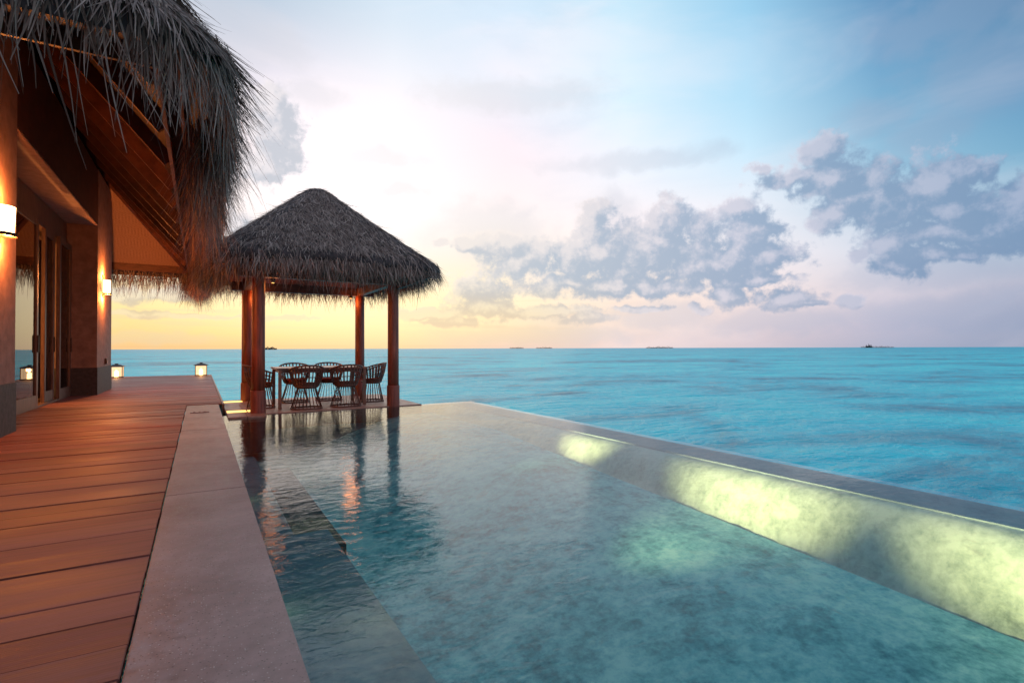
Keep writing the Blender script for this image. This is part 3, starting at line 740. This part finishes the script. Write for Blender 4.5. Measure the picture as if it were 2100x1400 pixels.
# sliding doors
def door(y0, y1, x=DXX, glassy=True, st_=.10):
    f = MB(); f.box(x-.03, x+.03, y0, y0+st_, .03, 3.25, .004); f.box(x-.03, x+.03, y1-st_, y1, .03, 3.25, .004)
    f.box(x-.028, x+.028, y0+st_, y1-st_, .03, .22, .004); f.box(x-.028, x+.028, y0+st_, y1-st_, 3.13, 3.248, .004)
    d = f.build('door', M['frame'], vl)
    g = MB(); g.box(x-.006, x+.006, y0+st_+.002, y1-st_-.002, .222, 3.128); g.build('pane', M['glass'], d)
    h = MB(); h.box(x+.031, x+.05, y1-st_*.7, y1-st_*.4, .95, 1.25, .004); h.build('handle', M['metal'], d)
door(8.75, 11.95); door(12.75, 13.5, DXX-.07)
door(13.55, 14.60, DXX-.0)
mb = MB(); mb.box(DXX-.14, DXX+.02, 8.70, 14.64, -.02, .028, .004); mb.build('door_track', M['frame'], vl)
mb = MB()
pts = []
for k in range(41): pts.append((-2.78+.035*math.sin(k*1.25), 13.0 + 1.1*k/40))
for (a, b_) in zip(pts, pts[1:]): mb.poly([(a[0],a[1],.03),(b_[0],b_[1],.03),(b_[0],b_[1],3.2),(a[0],a[1],3.2)])
mb.build('curtain', M['curtain'], vl, True)
# interior lamp throwing a stripe of light through the doors
fl_ = empty('floor_lamp', (-4.3, 12.35, -.02)); tag(fl_, 'lit floor lamp inside the villa behind the glass doors', 'floor lamp')
mb = MB(); mb.lathe([(.16,0),(.16,.02),(.02,.03),(.015,1.6)], 20); mb.build('stand', M['metal'], fl_)
mb = MB(); mb.lathe([(.18,1.6),(.15,1.95)], 24, cap=False); mb.build('lamp_shade', M['shade'], fl_)
spot_point(fl_, (.35,-.1,1.45), 200, (1.0,.42,.12), .05)

# ---- great roof
OX, OY0, OY1, OXL = .17, 4.35, 18.45, -9.6
RCX, RCY = (OX+OXL)/2, (OY0+OY1)/2; HX, HY = (OX-OXL)/2, (OY1-OY0)/2
def rect_ring(inset, n=200, rad=.60):
    """closed rounded rectangle, list of (x, y, outward x, outward y)"""
    hx, hy = HX-inset, HY-inset; r = min(rad + inset*.1, hx*.98, hy*.98)
    out = []
    segs = [((hx-r), (hy-r), 0), (-(hx-r), (hy-r), 90), (-(hx-r), -(hy-r), 180), ((hx-r), -(hy-r), 270)]
    per = []
    for q, (cx, cy, a0) in enumerate(segs):
        for k in range(13):
            a = R(a0 + 90*k/12); per.append((RCX+cx+r*math.cos(a), RCY+cy+r*math.sin(a), math.cos(a), math.sin(a)))
        nx_, ny_, a1 = segs[(q+1)%4]; a = R(a0+90)
        x0_, y0_ = per[-1][:2]; x1_, y1_ = RCX+nx_+r*math.cos(a), RCY+ny_+r*math.sin(a)
        for k in range(1, 40): per.append((x0_+(x1_-x0_)*k/40, y0_+(y1_-y0_)*k/40, math.cos(a), math.sin(a)))
    return per
RP = [(-.02,3.12),(-.03,3.28),(.03,3.42),(.15,3.58),(.4,3.90),(1.0,4.60),(2.0,5.72),(3.4,7.25),(4.4,8.3),(4.75,8.55)]
V = []; F = []; n_ = 0
for ins, z in RP:
    rr = rect_ring(ins); n_ = len(rr); V += [(x, y, z) for x, y, _, _ in rr]
for j in range(len(RP)-1):
    for k in range(n_): F.append((j*n_+k, j*n_+(k+1)%n_, (j+1)*n_+(k+1)%n_, (j+1)*n_+k))
vroof = mesh_np('thatch_roof', V, F, M['thatch_base'], vl, True)
# soffit: inner slopes. eave line at X=EX, slope 1.15
EX, EZ = -.30, 3.22; EY0, EY1 = 4.92, 17.95; SL = 1.15
def inner(d, y): return (EX-d, y, EZ+.16+d*SL)
mb = MB(); D_ = 3.8
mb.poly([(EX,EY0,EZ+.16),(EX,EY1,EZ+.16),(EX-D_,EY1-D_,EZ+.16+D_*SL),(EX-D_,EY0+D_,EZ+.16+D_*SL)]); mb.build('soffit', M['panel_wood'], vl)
mb = MB()
mb.poly([(EX,EY1,EZ+.155),(-8.8,EY1,EZ+.155),(-8.8+D_,EY1-D_,EZ+.155+D_*SL),(EX-D_,EY1-D_,EZ+.155+D_*SL)]); mb.build('woven_panel', M['woven'], vl)
mb = MB()
mb.poly([(EX,EY0,EZ+.155),(-8.8,EY0,EZ+.155),(-8.8+D_,EY0+D_,EZ+.155+D_*SL),(EX-D_,EY0+D_,EZ+.155+D_*SL)]); mb.build('woven_panel', M['woven'], vl)
# flat underside between fascia and thatch edge
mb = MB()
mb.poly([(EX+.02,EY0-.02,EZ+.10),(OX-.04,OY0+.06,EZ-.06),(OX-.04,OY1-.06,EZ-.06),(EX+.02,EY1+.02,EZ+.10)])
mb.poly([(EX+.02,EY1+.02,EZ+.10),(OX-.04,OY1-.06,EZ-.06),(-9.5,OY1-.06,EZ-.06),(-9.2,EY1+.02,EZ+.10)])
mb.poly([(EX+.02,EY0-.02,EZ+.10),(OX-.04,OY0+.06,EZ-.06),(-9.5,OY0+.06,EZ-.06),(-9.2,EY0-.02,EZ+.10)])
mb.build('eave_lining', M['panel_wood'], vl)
mb = MB(); mb.box(EX-.02, EX+.02, EY0-.02, EY1+.02, EZ-.03, EZ+.17, .004); mb.build('fascia', M['rafter'], vl)
mb = MB(); mb.box(-8.9, EX-.021, EY1-.02, EY1+.02, EZ-.03, EZ+.17, .004); mb.build('fascia', M['beam'], vl)
mb = MB(); mb.box(-8.9, EX-.021, EY0-.02, EY0+.02, EZ-.03, EZ+.17, .004); mb.build('fascia', M['beam'], vl)
mb = MB(); mb.box(EX+.13, EX+.16, EY0-.15, EY1+.15, EZ+.0, EZ+.05, .003); mb.build('batten', M['rafter'], vl)
yy = EY0 + .48
while yy < EY1-.3:
    dmax = min(3.3, yy-EY0, EY1-yy)
    if dmax > .3:
        mb = MB(); mb.beam((EX-.03,yy,EZ+.08),(EX-dmax,yy,EZ+.08+(dmax-.03)*SL),.055,.15,(0,1,0) if False else (0,0,1)); mb.build('rafter', M['rafter'], vl)
    yy += 1.14
for (y_, sg) in ((EY0,1),(EY1,-1)):
    mb = MB(); mb.beam((EX-.02,y_,EZ+.08),(EX-3.6,y_+sg*3.6,EZ+.08+3.58*SL),.10,.17); mb.build('hip_rafter', M['beam'], vl)
# fringes
def rect_fringe(N, ins, zr, Lr, Wr, out, droop, path, seg=4, wob=.06, along=.2):
    """path = list of (x0,y0,x1,y1,ox,oy,weight)"""
    w_ = np.array([p[6] for p in path]); w_ = w_/w_.sum()
    idx = rng.choice(len(path), N, p=w_)
    P = np.zeros((N,3)); D = np.zeros((N,3)); S_ = np.zeros((N,3))
    for i in range(N):
        x0, y0, x1, y1, ox, oy, _ = path[idx[i]]; u = rng.random(); q = rng.uniform(*ins)
        if ox is None:      # corner arc: x0,y0 centre, x1 radius, y1 start angle
            a = R(y1 + 90*u); ox_, oy_ = math.cos(a), math.sin(a); x, y = x0 + (x1-q)*ox_, y0 + (x1-q)*oy_
        else: x, y, ox_, oy_ = x0+(x1-x0)*u - ox*q, y0+(y1-y0)*u - oy*q, ox, oy
        o_ = np.array([ox_, oy_, 0]); t_ = np.array([-oy_, ox_, 0])
        d = o_*rng.uniform(*out) + t_*rng.normal(0, along) + np.array([0,0,-1.0]); d /= np.linalg.norm(d)
        P[i] = (x, y, rng.uniform(*zr)); D[i] = d; S_[i] = t_ + o_*rng.normal(0,.7)
    return ribbons(P, D, rng.uniform(*Lr, N), rng.uniform(*Wr, N), S_, droop=droop, seg=seg, wob=wob)
rd = .60
SIDE = (OX, OY0+rd, OX, OY1-rd, 1, 0, 13.0); NEARF = (OX-rd, OY0, -5.5, OY0, 0, -1, 5.0); FARF = (OX-rd, OY1, -6.0, OY1, 0, 1, 5.6)
CN = (OX-rd, OY0+rd, rd, 270, None, None, .9); CF = (OX-rd, OY1-rd, rd, 0, None, None, .9)
parts = [
 rect_fringe(7500, (-.04,.12), (3.10,3.50), (.35,.80), (.006,.013), (-.02,.14), .1, [(OX, OY0+1.0, OX, OY1-rd, 1, 0, 13.0), CF]),
 rect_fringe(950, (-.05,.03), (3.10,3.44), (.20,.52), (.006,.015), (.0,.28), .3, [(*CN[:6], 1.0), (OX,OY0+rd,OX,OY0+2.2,1,0,1.6)], 5, .05),
 rect_fringe(1150, (-.05,.03), (3.22,3.50), (.14,.36), (.008,.020), (.0,.35), .3, [NEARF], 5, .05),
 rect_fringe(170, (-.05,.05), (3.1,3.4), (.35,.62), (.008,.020), (.0,.35), .3, [NEARF], 5, .07),
 rect_fringe(2200, (.05,.35), (3.05,3.30), (.22,.60), (.006,.012), (-.1,.1), .1, [FARF, CF]),
 rect_fringe(130, (0,.05), (3.2,3.5), (.4,.7), (.004,.009), (.15,.7), .5, [(*CN[:6], 1.2), (OX,OY0+rd,OX,OY0+4,1,0,1.5), (OX-rd,OY0,-3,OY0,0,-1,.6)], 6, .08),
]
V, F = merge(parts); mesh_np('eave_fringe', V, F, M['thatch'], vroof)
parts = [
 rect_fringe(8000, (.08,.30), (3.0,3.2), (.35,.80), (.006,.012), (-.06,.10), .05, [(OX,OY0+1.2,OX,OY1-.4,1,0,13.0), (*CF[:6], .7)]),
]
V, F = merge(parts); mesh_np('inner_fringe', V, F, M['thatch_brown'], vroof)
# straws lying on the slope near the eaves
def slope_straw(N, path, insr, Lr, Wr):
    w_ = np.array([p[6] for p in path]); w_ = w_/w_.sum(); idx = rng.choice(len(path), N, p=w_)
    P = np.zeros((N,3)); D = np.zeros((N,3)); S_ = np.zeros((N,3))
    ri = np.array([p[0] for p in RP[1:]]); rz_ = np.array([p[1] for p in RP[1:]])
    for i in range(N):
        x0, y0, x1, y1, ox, oy, _ = path[idx[i]]; u = rng.random(); q = rng.uniform(*insr)
        if ox is None: a = R(y1+90*u); ox_, oy_ = math.cos(a), math.sin(a); k_ = rd+q*.1; x = OX-q-k_+k_*ox_; y = (OY0+q+k_ if y1 == 270 else OY1-q-k_) + k_*oy_
        else: x, y, ox_, oy_ = x0+(x1-x0)*u-ox*q, y0+(y1-y0)*u-oy*q, ox, oy
        o_ = np.array([ox_, oy_, 0]); t_ = np.array([-oy_, ox_, 0]); z = np.interp(q, ri, rz_)
        d = o_ + np.array([0,0,-1.05]) + t_*rng.normal(0,.3) + np.array([ox_*.7,oy_*.7,.7])*rng.uniform(.02,.3); d /= np.linalg.norm(d)
        P[i] = (x, y, z+.01); D[i] = d; S_[i] = t_ + o_*rng.normal(0,.4)
    return ribbons(P, D, rng.uniform(*Lr, N), rng.uniform(*Wr, N), S_, droop=.25, seg=3, wob=.05)
V, F = slope_straw(14000, [(OX,OY0+rd,OX,OY0+4,1,0,8.0), (*SIDE[:6],6.0), (*NEARF[:6], 8.0), (*CN[:6], 5.0), CF], (0, 1.1), (.25,.5), (.008,.018))
mesh_np('straw_cover', V, F, M['thatch'], vroof)

# wall sockets and sconces
so_ = empty('wall_socket', (FX+.001, 15.75, .72)); tag(so_, 'small dark weatherproof socket low on the far pier', 'socket')
mb = MB(); mb.box(0, .045, -.05, .05, -.07, .07, .01); mb.build('cover', M['metal'], so_)
mb = MB(); mb.box(.0455, .055, -.03, .03, -.05, .01, .003); mb.build('flap', M['white_plastic'], so_)
def sconce(y, lb):
    s_ = empty('wall_lamp', (FX, y, 2.46)); tag(s_, lb, 'wall lamp', 'wall lamps on the villa piers')
    mb = MB(); mb.box(0, .022, -.05, .05, -.26, .27, .004); mb.build('backplate', M['metal'], s_)
    def half(r, z0, z1, x0=.024, r2=None, solid=True):
        b = MB(); n = 20; A_ = []; B_ = []
        r2 = r2 or r
        for k in range(n+1):
            a = -math.pi/2 + math.pi*k/n
            A_.append((x0+r*math.cos(a)*.95, r*math.sin(a), z0)); B_.append((x0+r2*math.cos(a)*.95, r2*math.sin(a), z1))
        a_ = [b.bm.verts.new(p) for p in A_]; b_ = [b.bm.verts.new(p) for p in B_]
        for k in range(n): b.bm.faces.new((a_[k], a_[k+1], b_[k+1], b_[k]))
        b.bm.faces.new((a_[-1], a_[0], b_[0], b_[-1]))
        if solid: b.bm.faces.new(a_[::-1]); b.bm.faces.new(b_)
        return b
    half(.125, -.145, .15, r2=.135).build('lamp_shade', M['shade'], s_)
    half(.15, -.185, -.148).build('bottom_band', M['metal'], s_)
    return s_
sconce(7.98, 'nearest half round wall lamp glowing on the near pier')
sconce(15.35, 'far half round wall lamp glowing on the pier by the deck end')
for y_, e_, dz in ((7.98, 60, .24), (7.98, 85, -.26), (15.35, 110, .24), (15.35, 110, -.26)):
    if True:
        ld = bpy.data.lights.new('sconce_light', 'POINT'); ld.energy = e_; ld.color = (1.0,.27,.055); ld.shadow_soft_size = .05
        lo = bpy.data.objects.new('sconce_light', ld); col.objects.link(lo); lo.location = (FX+.10, y_, 2.46+dz)

# deck lanterns
def lantern():
    L = empty('deck_lantern')
    mb = MB(); mb.box(-.20,.20,-.20,.20,0,.03,.004)
    for sx in (-1,1):
        for sy in (-1,1): mb.box(sx*.185-.012, sx*.185+.012, sy*.185-.012, sy*.185+.012, .031, .37, .002)
    mb.box(-.20,.20,-.20,.20,.371,.39,.004)
    mb.build('frame', M['metal'], L)
    mb = MB()
    a = [(-.26,-.26,.392),(.26,-.26,.392),(.26,.26,.392),(-.26,.26,.392)]; b_ = [(-.10,-.10,.455),(.10,-.10,.455),(.10,.10,.455),(-.10,.10,.455)]
    mb.poly(a); mb.poly(b_)
    for k in range(4): mb.poly([a[k], a[(k+1)%4], b_[(k+1)%4], b_[k]])
    mb.box(-.05,.05,-.05,.05,.456,.49,.004)
    mb.build('roof', M['metal'], L)
    mb = MB()
    mb.box(-.184,.184,-.190,-.187,.032,.37); mb.box(-.184,.184,.187,.190,.032,.37); mb.box(-.190,-.187,-.184,.184,.032,.37); mb.box(.187,.190,-.184,.184,.032,.37)
    mb.build('pane', M['lantern_glass'], L)
    mb = MB(); mb.lathe([(.06,.032),(.06,.2),(.03,.23),(.005,.27)], 20); mb.build('candle', M['candle'], L, True)
    return L
l1 = lantern(); l1.location = (.03, 23.2, .004)
tag(l1, 'lit deck lantern at the far corner of the deck nearest the pool', 'lantern', 'lanterns at the end of the deck')
l2 = copy_thing(l1); l2.location = (-2.57, 23.35, .004); l2['label'] = 'lit deck lantern at the end of the deck beside the far pier'
for (x, y) in ((.03, 23.2), (-2.57, 23.35)):
    ld = bpy.data.lights.new('lantern_light', 'POINT'); ld.energy = 22; ld.color = (1.0,.45,.14); ld.shadow_soft_size = .06
    lo = bpy.data.objects.new('lantern_light', ld); col.objects.link(lo); lo.location = (x, y-.1, .33)
# deck behind the pier reaches further left at the end
mb = MB(); y = 16.85
while y < 23.6:
    mb.box(-6.0, DX0-.006, y, y+.213, -.03, -.001, .003); y += .222
tag(mb.build('deck', M['deck']), 'end of the hardwood deck wrapping behind the villa', 'deck', kind='structure')

# ================================================================== ISLANDS
def island(az_, dist, wdt, h, lb, bushy):
    a = R(az_); L = empty('island', (math.sin(a)*dist, math.cos(a)*dist, -1.6), -a)
    tag(L, lb, 'island', 'islands on the horizon')
    n = 40; mb = MB(); prof = []
    for k in range(n+1):
        u = -1 + 2*k/n; prof.append((u*wdt/2, h*.28*(1-u**4)*(.8+.2*math.sin(k*1.7))))
    dd = wdt*.35
    for k in range(n):
        (x0, z0), (x1, z1) = prof[k], prof[k+1]
        mb.poly([(x0,-dd,-.5),(x1,-dd,-.5),(x1,0,z1),(x0,0,z0)]); mb.poly([(x1,dd,-.5),(x0,dd,-.5),(x0,0,z0),(x1,0,z1)])
    mb.build('land', M['island'], L)
    # tree mass: many small leaf faces
    N = bushy; u = rng.uniform(-.92, .92, N); env = h*(.35+.65*np.abs(np.sin(u*5.1+az_)*.6+np.sin(u*13+az_)*.4))*(1-np.abs(u)**5)
    P = np.stack([u*wdt/2, rng.uniform(-dd*.5, dd*.5, N), rng.uniform(0,1,N)*env], 1)
    D = rng.normal(0,1,(N,3)); D /= np.linalg.norm(D, axis=1, keepdims=True); S_ = rng.normal(0,1,(N,3))
    V, F = ribbons(P, D, np.full(N, h*.22), np.full(N, h*.14), S_, seg=2, wob=.05)
    tag(mesh_np('trees', V, F, M['island'], L), kind='stuff')
D0 = 3000
island(5.45, 2200, 92, 14, 'largest island, dark with trees, just right of the front left pavilion post', 900)
island(31.2, 5200, 150, 18, 'small flat island, left one of the pair right of the pavilion', 400)
island(34.2, 5200, 165, 18, 'small flat island, right one of the pair right of the pavilion', 400)
island(46.4, 4200, 210, 18, 'low island alone on the horizon near the middle of the sea', 500)
island(65.5, 3600, 165, 12, 'low island far to the right', 500)
island(64.9, 3560, 30, 22, 'small round wooded islet on the left tip of the far right island', 260)
